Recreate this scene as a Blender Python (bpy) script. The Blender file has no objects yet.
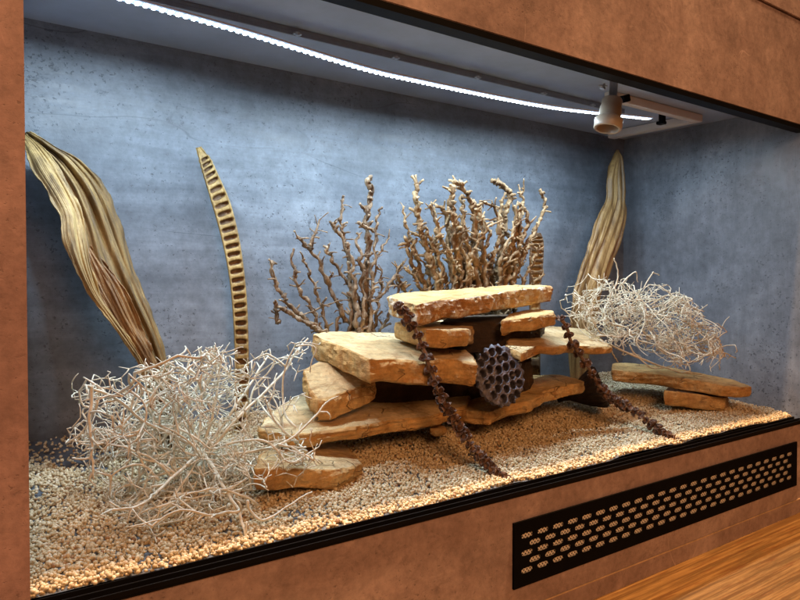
import bpy, bmesh, math, random
import numpy as np
from mathutils import Vector, Matrix, noise

random.seed(7)
rng = np.random.default_rng(5)
S = bpy.context.scene
COL = S.collection
PI = math.pi

# ------------------------------------------------------------------ camera
CAM = Vector((-.0967, -.6292, .4502))
YAW, PIT, FPX = math.radians(36.767), math.radians(-1.258), 701.0
FW = Vector((math.sin(YAW)*math.cos(PIT), math.cos(YAW)*math.cos(PIT), math.sin(PIT)))
RT = Vector((math.cos(YAW), -math.sin(YAW), 0))
UP = RT.cross(FW)
cd = bpy.data.cameras.new('camera'); cam = bpy.data.objects.new('camera', cd); COL.objects.link(cam)
cam.location = CAM; cam.rotation_euler = (PI/2 + PIT, 0, -YAW)
cd.sensor_width = 36; cd.lens = FPX/800*36; cd.clip_start = .01; cd.clip_end = 50
S.camera = cam

def ray(x, y): return FW + RT*((x-400)/FPX) + UP*((300-y)/FPX)
def at(x, y, Y):                       # world point at depth Y on the line of sight measured in the photo
    d = ray(x, y); return CAM + d*((Y-CAM.y)/d.y)
def atz(x, y, Z):
    d = ray(x, y); return CAM + d*((Z-CAM.z)/d.z)
def onplane(x, y, p, n):
    d = ray(x, y); return CAM + d*((p-CAM).dot(n)/d.dot(n))
def proj(p):
    q = p-CAM; w = q.dot(FW); return 400+FPX*q.dot(RT)/w, 300-FPX*q.dot(UP)/w

# ------------------------------------------------------------------ dimensions (metres)
W, D, ZC = 1.375, .424, .8055            # inside width, depth, ceiling height
ZT, ZTB = .1850, .1767                 # lower glass track
ZL = .7600                             # lintel underside
def zs(x, y):                          # gravel surface
    h = .186 + .13*max(y, 0)
    return h + .006*(noise.noise(Vector((x*7, y*7, 3.3)))) + .003*noise.noise(Vector((x*22, y*22, 1)))

# ------------------------------------------------------------------ materials
def mat(name):
    m = bpy.data.materials.new(name); m.use_nodes = True
    nt = m.node_tree; b = nt.nodes['Principled BSDF']
    return m, nt, b
def N(nt, t, **k):
    n = nt.nodes.new(t)
    for a, v in k.items():
        if a in n.inputs: n.inputs[a].default_value = v
        else: setattr(n, a, v)
    return n
def L(nt, a, b): nt.links.new(a, b)
def coords(nt, scale=(1, 1, 1), rot=(0, 0, 0)):
    c = N(nt, 'ShaderNodeTexCoord'); m = N(nt, 'ShaderNodeMapping'); L(nt, c.outputs['Object'], m.inputs[0])
    m.inputs['Scale'].default_value = scale; m.inputs['Rotation'].default_value = rot
    return m.outputs[0]
def nz(nt, vec, scale, detail=6, rough=.6, dist=0):
    n = N(nt, 'ShaderNodeTexNoise', Scale=scale, Detail=detail, Roughness=rough, Distortion=dist); L(nt, vec, n.inputs['Vector'])
    return n.outputs['Fac']
def ramp(nt, fac, stops):
    r = N(nt, 'ShaderNodeValToRGB'); L(nt, fac, r.inputs[0]); e = r.color_ramp.elements
    while len(e) < len(stops): e.new(.5)
    for q, (p, c) in zip(e, stops):
        q.position = p; q.color = (c, c, c, 1) if isinstance(c, (int, float)) else (*c, 1)
    return r.outputs[0]
def mix(nt, fac, a, b, mode='MIX'):
    m = N(nt, 'ShaderNodeMix', data_type='RGBA', blend_type=mode)
    for s, v in ((m.inputs[0], fac), (m.inputs[6], a), (m.inputs[7], b)):
        if isinstance(v, (int, float)): s.default_value = v
        elif isinstance(v, tuple): s.default_value = (*v, 1)
        else: L(nt, v, s)
    return m.outputs[2]
def math_(nt, op, a, b=0):
    m = N(nt, 'ShaderNodeMath', operation=op)
    for s, v in ((m.inputs[0], a), (m.inputs[1], b)):
        if isinstance(v, (int, float)): s.default_value = v
        else: L(nt, v, s)
    return m.outputs[0]
def bump(nt, b, h, strength=.3, dist=.002):
    n = N(nt, 'ShaderNodeBump', Strength=strength, Distance=dist); L(nt, h, n.inputs['Height']); L(nt, n.outputs[0], b.inputs['Normal'])
def warp(nt, vec, scale, amt):
    n = N(nt, 'ShaderNodeTexNoise', Scale=scale, Detail=3.0); L(nt, vec, n.inputs['Vector'])
    sb = N(nt, 'ShaderNodeVectorMath', operation='SUBTRACT'); L(nt, n.outputs['Color'], sb.inputs[0]); sb.inputs[1].default_value = (.5, .5, .5)
    sc = N(nt, 'ShaderNodeVectorMath', operation='SCALE'); L(nt, sb.outputs[0], sc.inputs[0]); sc.inputs['Scale'].default_value = amt
    ad = N(nt, 'ShaderNodeVectorMath', operation='ADD'); L(nt, vec, ad.inputs[0]); L(nt, sc.outputs[0], ad.inputs[1]); return ad.outputs[0]
def plain(name, col, rough=.6, metal=0, var=.25, scale=60, bs=.1, spec=.5):
    m, nt, b = mat(name); v = coords(nt); n = nz(nt, v, scale)
    L(nt, ramp(nt, n, [(.3, tuple(c*(1-var) for c in col)), (.7, tuple(min(1, c*(1+var)) for c in col))]), b.inputs['Base Color'])
    b.inputs['Roughness'].default_value = rough; b.inputs['Metallic'].default_value = metal; b.inputs['Specular IOR Level'].default_value = spec
    bump(nt, b, n, bs); return m

def concrete(name, axis, k=1.0):
    m, nt, b = mat(name); v = coords(nt)
    st = coords(nt, (1.2, 1, 14) if axis == 'x' else (1, 9, 1.4))
    big = nz(nt, v, 3.2, 8, .65, .3); streak = nz(nt, st, 4, 7, .7); fine = nz(nt, v, 60, 5, .7)
    c = ramp(nt, big, [(.3, (.093*k, .112*k, .14*k)), (.5, (.16*k, .187*k, .228*k)), (.7, (.262*k, .30*k, .352*k))])
    c = mix(nt, .55, c, ramp(nt, streak, [(.3, .6), (.5, .95), (.68, 1.3)]), 'MULTIPLY')
    c = mix(nt, .55, c, ramp(nt, fine, [(.3, .55), (.7, 1.3)]), 'MULTIPLY')
    # pits
    gate = math_(nt, 'MULTIPLY', nz(nt, v, 7, 5, .65), .34)
    pit = ramp(nt, math_(nt, 'ADD', nz(nt, coords(nt, (1, 1, 1.15)), 190, 3, .6), gate), [(.80, 0.0), (.85, 1.0)])
    pit2 = ramp(nt, math_(nt, 'ADD', nz(nt, coords(nt, (.6, .6, 1.4)), 38, 5, .75), gate), [(.81, 0.0), (.92, .6)])
    pit = math_(nt, 'MAXIMUM', pit, pit2)
    c = mix(nt, math_(nt, 'MULTIPLY', pit, .72), c, (.05*k, .058*k, .072*k))
    # hairline scratches
    vs = N(nt, 'ShaderNodeTexVoronoi', Scale=2.3, feature='DISTANCE_TO_EDGE')
    L(nt, warp(nt, coords(nt, (.5, .5, 2.2) if axis == 'x' else (1, 2.0, .5), (.1, .06, .08)), 3.0, .35), vs.inputs['Vector'])
    hl = ramp(nt, vs.outputs['Distance'], [(0, 1.0), (.004, 0.0)])
    hl = math_(nt, 'MULTIPLY', hl, ramp(nt, nz(nt, v, 4, 3), [(.5, 0.0), (.62, .7)]))
    c = mix(nt, hl, c, (.05, .06, .075))
    L(nt, c, b.inputs['Base Color']); L(nt, ramp(nt, streak, [(.3, .34), (.7, .56)]), b.inputs['Roughness'])
    bump(nt, b, math_(nt, 'SUBTRACT', fine, pit), .25, .0015)
    return m

def copper(name, c0, c1, c2):
    m, nt, b = mat(name); v = coords(nt)
    big = nz(nt, v, 5, 9, .68, .4); fine = nz(nt, v, 95, 5, .7); sm = nz(nt, coords(nt, (1, 1, 1)), 17, 6, .7, .6)
    c = ramp(nt, big, [(.3, c0), (.5, c1), (.7, c2)])
    c = mix(nt, .45, c, ramp(nt, sm, [(.32, .5), (.5, .95), (.7, 1.35)]), 'MULTIPLY')
    c = mix(nt, .5, c, ramp(nt, fine, [(.3, .6), (.7, 1.3)]), 'MULTIPLY')
    vs = N(nt, 'ShaderNodeTexVoronoi', Scale=5.5, feature='DISTANCE_TO_EDGE'); L(nt, warp(nt, coords(nt, (1, 1, .5), (0, .7, 0)), 3.0, .3), vs.inputs['Vector'])
    wob = nz(nt, v, 6, 2)
    hl = math_(nt, 'MULTIPLY', ramp(nt, vs.outputs['Distance'], [(0, 1.0), (.0045, 0.0)]), ramp(nt, wob, [(.55, 0.0), (.63, .5)]))
    c = mix(nt, hl, c, tuple(min(1, x*1.5) for x in c2))
    gate = math_(nt, 'MULTIPLY', nz(nt, v, 9, 5, .65), .34)
    pit = ramp(nt, math_(nt, 'ADD', nz(nt, coords(nt, (.9, 1, 1.1)), 210, 3, .6), gate), [(.80, 0.0), (.86, 1.0)])
    pit2 = ramp(nt, math_(nt, 'ADD', nz(nt, coords(nt, (.6, .6, 1.4), (0, .5, 0)), 45, 5, .75), gate), [(.80, 0.0), (.92, .7)])
    pit = math_(nt, 'MAXIMUM', pit, pit2)
    c = mix(nt, math_(nt, 'MULTIPLY', pit, .5), c, tuple(x*.4 for x in c0))
    c = mix(nt, ramp(nt, nz(nt, coords(nt, (1, 1, 1.2), (0, .3, 0)), 34, 10, .88, .5), [(.52, 0.0), (.66, .5)]), c, tuple(x*.5 for x in c0))
    c = mix(nt, ramp(nt, nz(nt, coords(nt, (.6, 1, 1.6), (0, -.5, 0)), 26, 9, .85, .8), [(.56, 0.0), (.7, .3)]), c, tuple(min(1, x*1.3) for x in c2))
    L(nt, c, b.inputs['Base Color']); b.inputs['Roughness'].default_value = .5
    bump(nt, b, math_(nt, 'SUBTRACT', fine, pit), .2, .001)
    return m

def stone(name, top, mid, dark, crust=False):
    m, nt, b = mat(name); v = coords(nt)
    big = nz(nt, v, 14, 8, .65, .5); sp = nz(nt, v, 130, 6, .75); bed = nz(nt, coords(nt, (1, 1, 6), (.08, .05, 0)), 18, 6, .7, .4)
    c = ramp(nt, big, [(.28, dark), (.46, mid), (.62, top), (.8, tuple(min(1, x*1.15) for x in top))])
    c = mix(nt, .5, c, ramp(nt, bed, [(.3, .5), (.5, .95), (.7, 1.25)]), 'MULTIPLY')
    c = mix(nt, .55, c, ramp(nt, sp, [(.3, .5), (.5, .95), (.7, 1.3)]), 'MULTIPLY')
    rust = ramp(nt, nz(nt, v, 26, 5, .7), [(.56, 0.0), (.7, .75)])
    c = mix(nt, rust, c, tuple(x*y for x, y in zip(dark, (.8, .6, .5))))
    ck = N(nt, 'ShaderNodeTexVoronoi', Scale=9.0, feature='DISTANCE_TO_EDGE'); L(nt, warp(nt, coords(nt, (1, 1, 2.5)), 14, .12), ck.inputs['Vector'])
    crk = math_(nt, 'MULTIPLY', ramp(nt, ck.outputs['Distance'], [(0, 1.0), (.012, 0.0)]), ramp(nt, nz(nt, v, 11, 3), [(.5, 0.0), (.58, 1.0)]))
    c = mix(nt, math_(nt, 'MULTIPLY', crk, .75), c, tuple(x*.3 for x in dark))
    gl_ = ramp(nt, nz(nt, coords(nt, (1.2, 9, 9), (0, 0, .35)), 12, 7, .75, .3), [(.35, .72), (.5, 1.0), (.65, 1.15)]); c = mix(nt, .7, c, gl_, 'MULTIPLY')
    if crust:
        cr = ramp(nt, nz(nt, v, 52, 7, .8), [(.5, 0.0), (.57, .9)]); c = mix(nt, cr, c, (.72, .66, .55))
    L(nt, c, b.inputs['Base Color']); b.inputs['Roughness'].default_value = .82
    mid_ = nz(nt, v, 55, 5, .65)
    bump(nt, b, math_(nt, 'SUBTRACT', math_(nt, 'ADD', math_(nt, 'ADD', math_(nt, 'MULTIPLY', sp, .6), mid_), bed), crk), .9, .004)
    return m

def fibre(name, c0, c1, c2, scale=40, stretch=(1, 1, .12), rough=.6, bs=.5, fine=160, rot=(0, 0, 0)):
    m, nt, b = mat(name); v = coords(nt, stretch, rot); a = nz(nt, v, scale, 6, .65, .3); f = nz(nt, coords(nt), fine, 4, .7)
    c = ramp(nt, a, [(.3, c0), (.5, c1), (.7, c2)])
    c = mix(nt, .4, c, ramp(nt, f, [(.3, .5), (.7, 1.35)]), 'MULTIPLY')
    L(nt, c, b.inputs['Base Color']); b.inputs['Roughness'].default_value = rough
    bump(nt, b, math_(nt, 'ADD', a, f), bs, .0015); return m

def wood_table():
    m, nt, b = mat('oak_table'); v = coords(nt, (.9, 14, 14)); g = nz(nt, v, 9, 9, .72, .8)
    f = nz(nt, coords(nt, (1.1, 17, 1)), 4, 8, .75, .3); pore = nz(nt, coords(nt, (2.6, 38, 1)), 3, 6, .72)
    c = ramp(nt, g, [(.3, (.15, .076, .024)), (.45, (.185, .1, .033)), (.6, (.215, .122, .043)), (.75, (.24, .14, .052))])
    c = mix(nt, .6, c, ramp(nt, f, [(.4, .35), (.5, .95), (.58, 1.4)]), 'MULTIPLY')
    c = mix(nt, ramp(nt, pore, [(.54, 0.0), (.62, .75)]), c, (.12, .04, .01))
    fl_ = nz(nt, coords(nt, (.7, 55, 1)), 3, 4, .6); c = mix(nt, ramp(nt, fl_, [(.49, 0.0), (.55, .65)]), c, (.09, .04, .012))
    L(nt, c, b.inputs['Base Color']); b.inputs['Roughness'].default_value = .55; b.inputs['Specular IOR Level'].default_value = .2; bump(nt, b, f, .15, .0008); return m

def gravel_mat():
    m, nt, b = mat('gravel_grain'); g = N(nt, 'ShaderNodeNewGeometry')
    c = ramp(nt, g.outputs['Random Per Island'], [(0, (.42, .32, .18)), (.25, (.56, .45, .27)), (.5, (.64, .53, .34)), (.8, (.7, .6, .41)), (.93, (.77, .69, .53)), (.975, (.4, .23, .1)), (1, (.26, .13, .06))])
    n = nz(nt, coords(nt), 330, 4, .7); c = mix(nt, .35, c, ramp(nt, n, [(.3, .6), (.7, 1.25)]), 'MULTIPLY')
    L(nt, c, b.inputs['Base Color']); b.inputs['Roughness'].default_value = .62; bump(nt, b, n, .35, .001)
    return m

def emis(name, col, s):
    m, nt, b = mat(name); b.inputs['Base Color'].default_value = (*col, 1); b.inputs['Emission Color'].default_value = (*col, 1); b.inputs['Emission Strength'].default_value = s; return m

M = dict(
    back=concrete('slate_concrete_back', 'x'), side=concrete('slate_concrete_side', 'y', 1.05), ceil=plain('slate_ceiling_board', (.33, .42, .58), .3, 0, .22, 7, .03),
    copper=copper('rust_laminate', (.235, .168, .168), (.385, .29, .29), (.52, .41, .41)), copper_red=copper('rust_laminate_post', (.28, .185, .195), (.395, .265, .28), (.48, .335, .35)),
    black=plain('black_plastic', (.005, .005, .006), .5, 0, .2, 30, .02, .08), grille=plain('black_grille', (.004, .004, .005), .75, 0, .2, 40, .02, .04), edge=plain('pale_edge_band', (.62, .45, .3), .5),
    dark=plain('dark_void', (.004, .004, .004), .9), wire=plain('bright_wire', (.9, .86, .8), .4, 0, .05), floor=plain('grey_floor_sheet', (.085, .1, .125), .55, 0, .3, 30),
    table=wood_table(), gravel=gravel_mat(),
    white=plain('white_lacquer', (.7, .68, .64), .4, 0, .04, 20, .02), ceramic=plain('cream_ceramic', (.42, .35, .27), .35, 0, .05, 20, .02), steel=plain('zinc_steel', (.6, .6, .6), .3, .9, .15),
    tape=plain('led_silicone', (.8, .84, .9), .3, 0, .05), diode=emis('led_diode', (.8, .93, 1.0), 18), glow=emis('led_tape_glow', (.5, .72, 1.0), .6), alu=plain('aluminium_rail', (.32, .34, .37), .4, .6, .1),
    st=stone('sandstone_cool_lit_face', (.7, .54, .31), (.62, .45, .23), (.46, .28, .11)), ss=stone('sandstone_warm_lit_edge', (.68, .45, .19), (.58, .34, .12), (.36, .17, .05)),  # paler tops, more ochre sides: cool LED and warm room light in the colour
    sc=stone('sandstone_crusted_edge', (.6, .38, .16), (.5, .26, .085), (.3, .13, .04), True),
    sy=stone('sandstone_yellow_face', (.68, .48, .21), (.6, .39, .15), (.44, .23, .07)), sd=stone('sandstone_shade_dark', (.09, .055, .028), (.055, .032, .016), (.025, .014, .008)),  # sd is near-black: shade of the pile's gaps put into the stone colour
    husk=fibre('husk_skin', (.045, .024, .008), (.18, .11, .036), (.35, .24, .09), 50, (1, 1, .05), .6, .4, 300, (0, .42, 0)), huskp=fibre('husk_pale', (.085, .05, .017), (.28, .185, .068), (.46, .335, .14), 50, (1, 1, .05), .6, .4, 300, (0, .42, 0)), huskd=fibre('husk_inside', (.08, .035, .012), (.19, .095, .03), (.33, .18, .065), 60, (1, 1, .05), .42, .6, 300, (0, .42, 0)),
    huskr=fibre('husk_brown', (.075, .04, .013), (.23, .138, .048), (.38, .255, .1), 45, (1, 1, .06), .5, .35, 300, (0, -.25, 0)),
    podrim=fibre('pod_rim', (.16, .095, .03), (.3, .195, .065), (.43, .3, .115), 60, (1, 1, .3), .55, .4), podcell=fibre('pod_cell', (.05, .025, .01), (.12, .065, .025), (.22, .125, .05), 60, (1, 1, 1), .6, .4),
    twig=fibre('gnarled_bark', (.05, .03, .018), (.2, .135, .08), (.46, .36, .24), 75, (1, 1, .28), .75, 1.0, 260), twigr=fibre('gnarled_bark_tan', (.075, .04, .018), (.27, .175, .085), (.52, .39, .22), 75, (1, 1, .28), .75, 1.0, 260),
    bushw=fibre('bleached_twig', (.56, .53, .41), (.74, .71, .58), (.84, .81, .7), 70, (1, 1, 1), .7, .3), bushc=fibre('cream_twig', (.5, .43, .29), (.68, .61, .46), (.78, .73, .6), 70, (1, 1, 1), .7, .3),
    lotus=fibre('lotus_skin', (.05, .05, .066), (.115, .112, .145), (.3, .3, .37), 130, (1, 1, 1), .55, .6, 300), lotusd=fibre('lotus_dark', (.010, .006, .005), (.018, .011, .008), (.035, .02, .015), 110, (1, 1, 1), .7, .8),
    stalk=fibre('stalk_bark', (.12, .07, .045), (.24, .15, .1), (.4, .29, .22), 60, (1, 1, .3), .7, .5), whorl=fibre('seed_cup', (.03, .014, .009), (.11, .055, .033), (.3, .18, .12), 110, (1, 1, 1), .65, .7),
)

# ------------------------------------------------------------------ object helpers
def link(name, me, m, parent=None, origin=None, smooth=True, sharp=None):
    o = bpy.data.objects.new(name, me); COL.objects.link(o)
    if m is not None:
        for q in (m if isinstance(m, (list, tuple)) else [m]): me.materials.append(q)
    org = Vector(parent['org']) if parent is not None and 'org' in parent else (origin or Vector((0, 0, 0)))
    if parent is not None: o.parent = parent
    elif origin is not None: o.location = origin
    if org.length: me.transform(Matrix.Translation(-org))
    if smooth: me.polygons.foreach_set('use_smooth', [True]*len(me.polygons))
    if sharp: me.set_sharp_from_angle(angle=math.radians(sharp))
    me.update(); return o
def tag(o, label=None, cat=None, group=None, kind=None):
    for k, v in (('label', label), ('category', cat), ('group', group), ('kind', kind)):
        if v: o[k] = v
    return o
ORG = {}
def thing(name, label, cat, loc, group=None):
    o = bpy.data.objects.new(name, None); COL.objects.link(o); o.location = loc; o.empty_display_size = .02
    ORG[o.name] = Vector(loc); return tag(o, label, cat, group)

class MB:
    def __init__(s): s.v = []; s.f = []; s.mi = []; s.cur = 0
    def add(s, vs, fs):
        b = len(s.v); s.v += [tuple(v) for v in vs]; s.f += [tuple(i+b for i in f) for f in fs]; s.mi += [s.cur]*len(fs)
    def box(s, x0, x1, y0, y1, z0, z1):
        s.add([(x, y, z) for z in (z0, z1) for y in (y0, y1) for x in (x0, x1)], [(0, 2, 3, 1), (4, 5, 7, 6), (0, 1, 5, 4), (2, 6, 7, 3), (0, 4, 6, 2), (1, 3, 7, 5)])
    def obox(s, a, b, w, h, up=Vector((0, 0, 1))):
        a, b = Vector(a), Vector(b); d = (b-a).normalized(); sd = d.cross(up).normalized(); u = sd.cross(d)
        vs = [p + sd*(i*w/2) + u*(j*h/2) for p in (a, b) for j in (-1, 1) for i in (-1, 1)]
        s.add(vs, [(0, 1, 3, 2), (4, 6, 7, 5), (0, 4, 5, 1), (2, 3, 7, 6), (0, 2, 6, 4), (1, 5, 7, 3)])
    def tube(s, pts, rad, n=6, cap=True, lump=0, seed=0):
        pts = [Vector(p) for p in pts]; k = len(pts)
        if k < 2: return
        t = [(pts[min(i+1, k-1)]-pts[max(i-1, 0)]).normalized() for i in range(k)]
        u = t[0].orthogonal().normalized(); b = len(s.v)
        for i in range(k):
            u = (u - t[i]*u.dot(t[i]))
            u = u.normalized() if u.length > 1e-6 else t[i].orthogonal().normalized()
            w = t[i].cross(u); r = rad[i] if isinstance(rad, (list, tuple)) else rad
            for j in range(n):
                a = 2*PI*j/n; q = u*math.cos(a)+w*math.sin(a); rr = r
                if lump: rr = r*(1+lump*noise.noise(Vector((i*.55+seed, j*1.7, seed*.31)))*1.6)
                s.v.append(tuple(pts[i]+q*rr))
        for i in range(k-1):
            for j in range(n):
                s.f.append((b+i*n+j, b+i*n+(j+1) % n, b+(i+1)*n+(j+1) % n, b+(i+1)*n+j)); s.mi.append(s.cur)
        if cap:
            s.f.append(tuple(b+j for j in reversed(range(n)))); s.f.append(tuple(b+(k-1)*n+j for j in range(n))); s.mi += [s.cur]*2
    def lathe(s, prof, org, axis, n=24, jag=None):
        z = Vector(axis).normalized(); x = z.orthogonal().normalized(); y = z.cross(x); b = len(s.v); org = Vector(org)
        for i, (r, h) in enumerate(prof):
            for j in range(n):
                a = 2*PI*j/n; rr = r*(jag(i, j) if jag else 1)
                s.v.append(tuple(org + z*h + (x*math.cos(a)+y*math.sin(a))*rr))
        for i in range(len(prof)-1):
            for j in range(n):
                s.f.append((b+i*n+j, b+i*n+(j+1) % n, b+(i+1)*n+(j+1) % n, b+(i+1)*n+j)); s.mi.append(s.cur)
    def build(s, name, m, parent=None, origin=None, smooth=False, sharp=None, bevel=0):
        me = bpy.data.meshes.new(name); me.from_pydata(s.v, [], s.f)
        org = ORG.get(parent.name) if parent is not None and parent.name in ORG else (ROOTORG(parent) if parent is not None else origin)
        o = bpy.data.objects.new(name, me); COL.objects.link(o)
        for q in (m if isinstance(m, (list, tuple)) else [m]): me.materials.append(q)
        me.polygons.foreach_set('material_index', s.mi)
        if org is not None: me.transform(Matrix.Translation(-org))
        if parent is not None: o.parent = parent
        elif org is not None: o.location = org
        if org is not None and parent is None: ORG[o.name] = Vector(org)
        bm = bmesh.new(); bm.from_mesh(me); bmesh.ops.recalc_face_normals(bm, faces=bm.faces)
        if bevel: bmesh.ops.bevel(bm, geom=[e for e in bm.edges if len(e.link_faces) == 2 and e.calc_face_angle(0) > .8], offset=bevel, segments=2, affect='EDGES')
        bm.to_mesh(me); bm.free()
        if smooth: me.polygons.foreach_set('use_smooth', [True]*len(me.polygons))
        if sharp: me.set_sharp_from_angle(angle=math.radians(sharp))
        return o
def ROOTORG(o):
    while o.parent is not None: o = o.parent
    return ORG.get(o.name, Vector((0, 0, 0)))

# ================================================================== SETTING
mb = MB(); mb.box(-2.2, 3.6, -2.0, 1.4, -.04, 0)
tag(mb.build('tabletop', M['table']), kind='structure')

# ================================================================== TERRARIUM CABINET
T = thing('terrarium', 'long open fronted terrarium cabinet in rust brown laminate with slate grey inside', 'terrarium', (W/2, 0, 0))
GX0, GX1, GZ0, GZ1 = .5535, 1.338, .0585, .1440
def part(name, m, boxes, bevel=0, parent=T):
    b = MB()
    for q in boxes: b.box(*q)
    return b.build(name, m, parent, bevel=bevel)
T1 = .018
part('post', M['copper_red'], [(-.11, 0, 0, .0028, .0288, 1.05), (-.11, -.019, .0028, .02, .0288, 1.05)])
part('post', M['copper_red'], [(W, W+.11, 0, .0028, .0288, 1.05), (W+.019, W+.11, .0028, .02, .0288, 1.05)])
part('side_wall', M['side'], [(-.018, 0, .003, D+.018, .02, ZC+.018)])
part('side_wall', M['side'], [(W, W+.018, .003, D+.018, .02, ZC+.018)])
part('back_wall', M['back'], [(.0, W, D, D+.0178, .02, ZC)])
part('ceiling', M['ceil'], [(0, W, .021, D+.018, ZC, ZC+.016)])
part('fascia', M['copper'], [(0, W, 0, .018, ZL, .958)], .001)
part('top_board', M['copper'], [(0, W, -.001, .018, .9615, 1.05)], .001)
part('base_panel', M['copper'], [(.0, GX0+.006, 0, T1, .0285, ZTB), (GX1-.006, W, 0, T1, .0285, ZTB), (GX0+.006, GX1-.006, 0, T1, .0285, GZ0+.006), (GX0+.006, GX1-.006, 0, T1, GZ1-.006, ZTB)])
part('edge_strip', M['edge'], [(-.0, W, -.0012, .016, .0266, .0284)])
part('plinth', M['copper'], [(-.11, W+.11, .0, .018, .0, .0264)])
part('floor_board', M['floor'], [(0, W, .0185, D, .02, .032)])
part('upper_track', M['black'], [(0, W, .0, .0215, ZL-.0085, ZL-.0002), (0, W, .0182, .0212, ZL, ZC)])
part('lower_track', M['black'], [(0, W, -.0024, .0215, ZTB, ZTB+.0022), (0, W, -.0024, -.0006, ZTB+.002, ZT-.0012), (0, W, .0085, .0105, ZTB+.002, ZT-.0004), (0, W, .0195, .0215, ZTB+.002, ZT+.0006)], .0003)
# ventilation grille: slotted plate, wire mesh behind, dark duct
g = MB(); pitch, nx, rows = .0304, 25, 5; sl, sh, yf, yb = .0228, .0074, -.0032, -.0020
rh = .0114; xc0 = .5785; zt = GZ1-(GZ1-GZ0)*.165
def quad(x0, x1, z0, z1):
    g.add([(x0, yf, z0), (x1, yf, z0), (x1, yf, z1), (x0, yf, z1)], [(0, 1, 2, 3)])
quad(GX0, GX1, zt, GZ1); quad(GX0, GX1, GZ0, zt-rows*rh)
for r in range(rows):
    z1 = zt-r*rh; z0 = z1-rh; off = pitch/2 if r % 2 else 0; n = nx if r % 2 == 0 else nx-1
    xs = xc0+off-pitch/2; quad(GX0, xs, z0, z1); quad(xs+n*pitch, GX1, z0, z1)
    for k in range(n):
        cx, cz = xs+(k+.5)*pitch, (z0+z1)/2; inn, out = [], []
        for j in range(20):
            a = 2*PI*(j+.5)/20; c, s_ = math.cos(a), math.sin(a); rr = sh/2*.78
            p = 1/max(abs(c)/(pitch/2), abs(s_)/(rh/2)); out.append((cx+c*p, cz+s_*p))
            e = 3.6; q = 1/((abs(c)/(sl/2))**e+(abs(s_)/(sh/2))**e)**(1/e); inn.append((cx+c*q, cz+s_*q))
        # corners of the cell
        vs = [(x, yf, z) for x, z in out]+[(x, yf, z) for x, z in inn]+[(x, yb, z) for x, z in inn]
        fs = [(j, (j+1) % 20, 20+(j+1) % 20, 20+j) for j in range(20)]+[(20+j, 20+(j+1) % 20, 40+(j+1) % 20, 40+j) for j in range(20)]
        b0 = len(vs)
        for ci, (sx, sz) in enumerate(((1, 1), (-1, 1), (-1, -1), (1, -1))):
            ang = math.atan2(sz*rh/2, sx*pitch/2) % (2*PI); j = int(math.floor((ang/(2*PI)*20)-.5)) % 20
            vs.append((cx+sx*pitch/2, yf, cz+sz*rh/2)); fs.append((j, len(vs)-1, (j+1) % 20))
        g.add(vs, fs)
for (x0, x1, z0, z1) in ((GX0, GX0+.0001, GZ0, GZ1), (GX1-.0001, GX1, GZ0, GZ1), (GX0, GX1, GZ0-.0001, GZ0), (GX0, GX1, GZ1, GZ1+.0001)): g.box(x0, x1, yf, -.0001, z0, z1)
gr = g.build('ventilation_grille', M['grille'], T)
w = MB(); pw = .0060
mx0, mx1, mz0, mz1 = GX0+.0075, GX1-.0075, GZ0+.0075, GZ1-.0075; hh = mz1-mz0
k = -int(hh/pw)-1
while mx0+k*pw < mx1:
    for sgn in (1, -1):
        xa = mx0+k*pw; pa, pb = [xa, mz0], [xa+hh, mz1]
        if pa[0] < mx0: pa = [mx0, mz0+(mx0-xa)]
        if pb[0] > mx1: pb = [mx1, mz0+(mx1-xa)]
        if pb[0]-pa[0] > .001:
            if sgn < 0: pa, pb = [pa[0], mz0+mz1-pa[1]], [pb[0], mz0+mz1-pb[1]]
            w.obox((pa[0], .0004+.0005*sgn, pa[1]), (pb[0], .0004+.0005*sgn, pb[1]), .0016, .0009, Vector((0, 1, 0)))
    k += 1
w.build('wire_mesh', M['wire'], gr)
part('duct', M['dark'], [(GX0-.01, GX1+.01, .06, .062, .034, .175), (GX0-.01, GX0-.008, .0185, .06, .034, .175), (GX1+.008, GX1+.01, .0185, .06, .034, .175)])

# ================================================================== GRAVEL
NX, NY = 136, 44
b = MB(); vs = []; fs = []
for j in range(NY+1):
    for i in range(NX+1):
        x, y = .0005+(W-.001)*i/NX, .022+(D-.0225)*j/NY; vs.append((x, y, zs(x, y)-.0030))
for j in range(NY):
    for i in range(NX): q = j*(NX+1)+i; fs.append((q, q+1, q+NX+2, q+NX+1))
b.add(vs, fs); tag(b.build('ground_bed', M['floor'], smooth=True), kind='structure')
ico = bmesh.new(); bmesh.ops.create_icosphere(ico, subdivisions=1, radius=1); ico.verts.ensure_lookup_table()
iv = np.array([v.co[:] for v in ico.verts]); ifc = np.array([[v.index for v in f.verts] for f in ico.faces]); ico.free()
NG = 80000
gx = rng.uniform(.003, W-.003, NG); gy = .0235+(D-.026)*rng.uniform(0, 1, NG)**1.08
keep = np.ones(NG, bool)
for i in range(NG):
    n0 = noise.noise(Vector((gx[i]*13, gy[i]*13, 9.1)))
    if gx[i] < .13 and gy[i] > .325-.05*max(0, gx[i]-.06)/.07+.03*n0: keep[i] = rng.random() < (.10 if gy[i] > .35 else .25)
    elif n0 > .45: keep[i] = rng.random() < .55
gx, gy = gx[keep], gy[keep]; NG = len(gx)
lay = rng.random(NG) < .38
gz = np.array([zs(x, y) for x, y in zip(gx, gy)])-.0022+np.where(lay, .0026, 0)+rng.uniform(-.0006, .0006, NG)
bare = (gx < .13) & (gy > .32)
gz = np.where(bare, gz-.0005, gz)
sz = rng.uniform(.0014, .0025, NG)[:, None]*rng.uniform(.72, 1.28, (NG, 3)); sz[rng.random(NG) < .05] *= 1.3
ang = rng.uniform(0, 2*PI, (NG, 3)); ca, sa = np.cos(ang), np.sin(ang)
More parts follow.
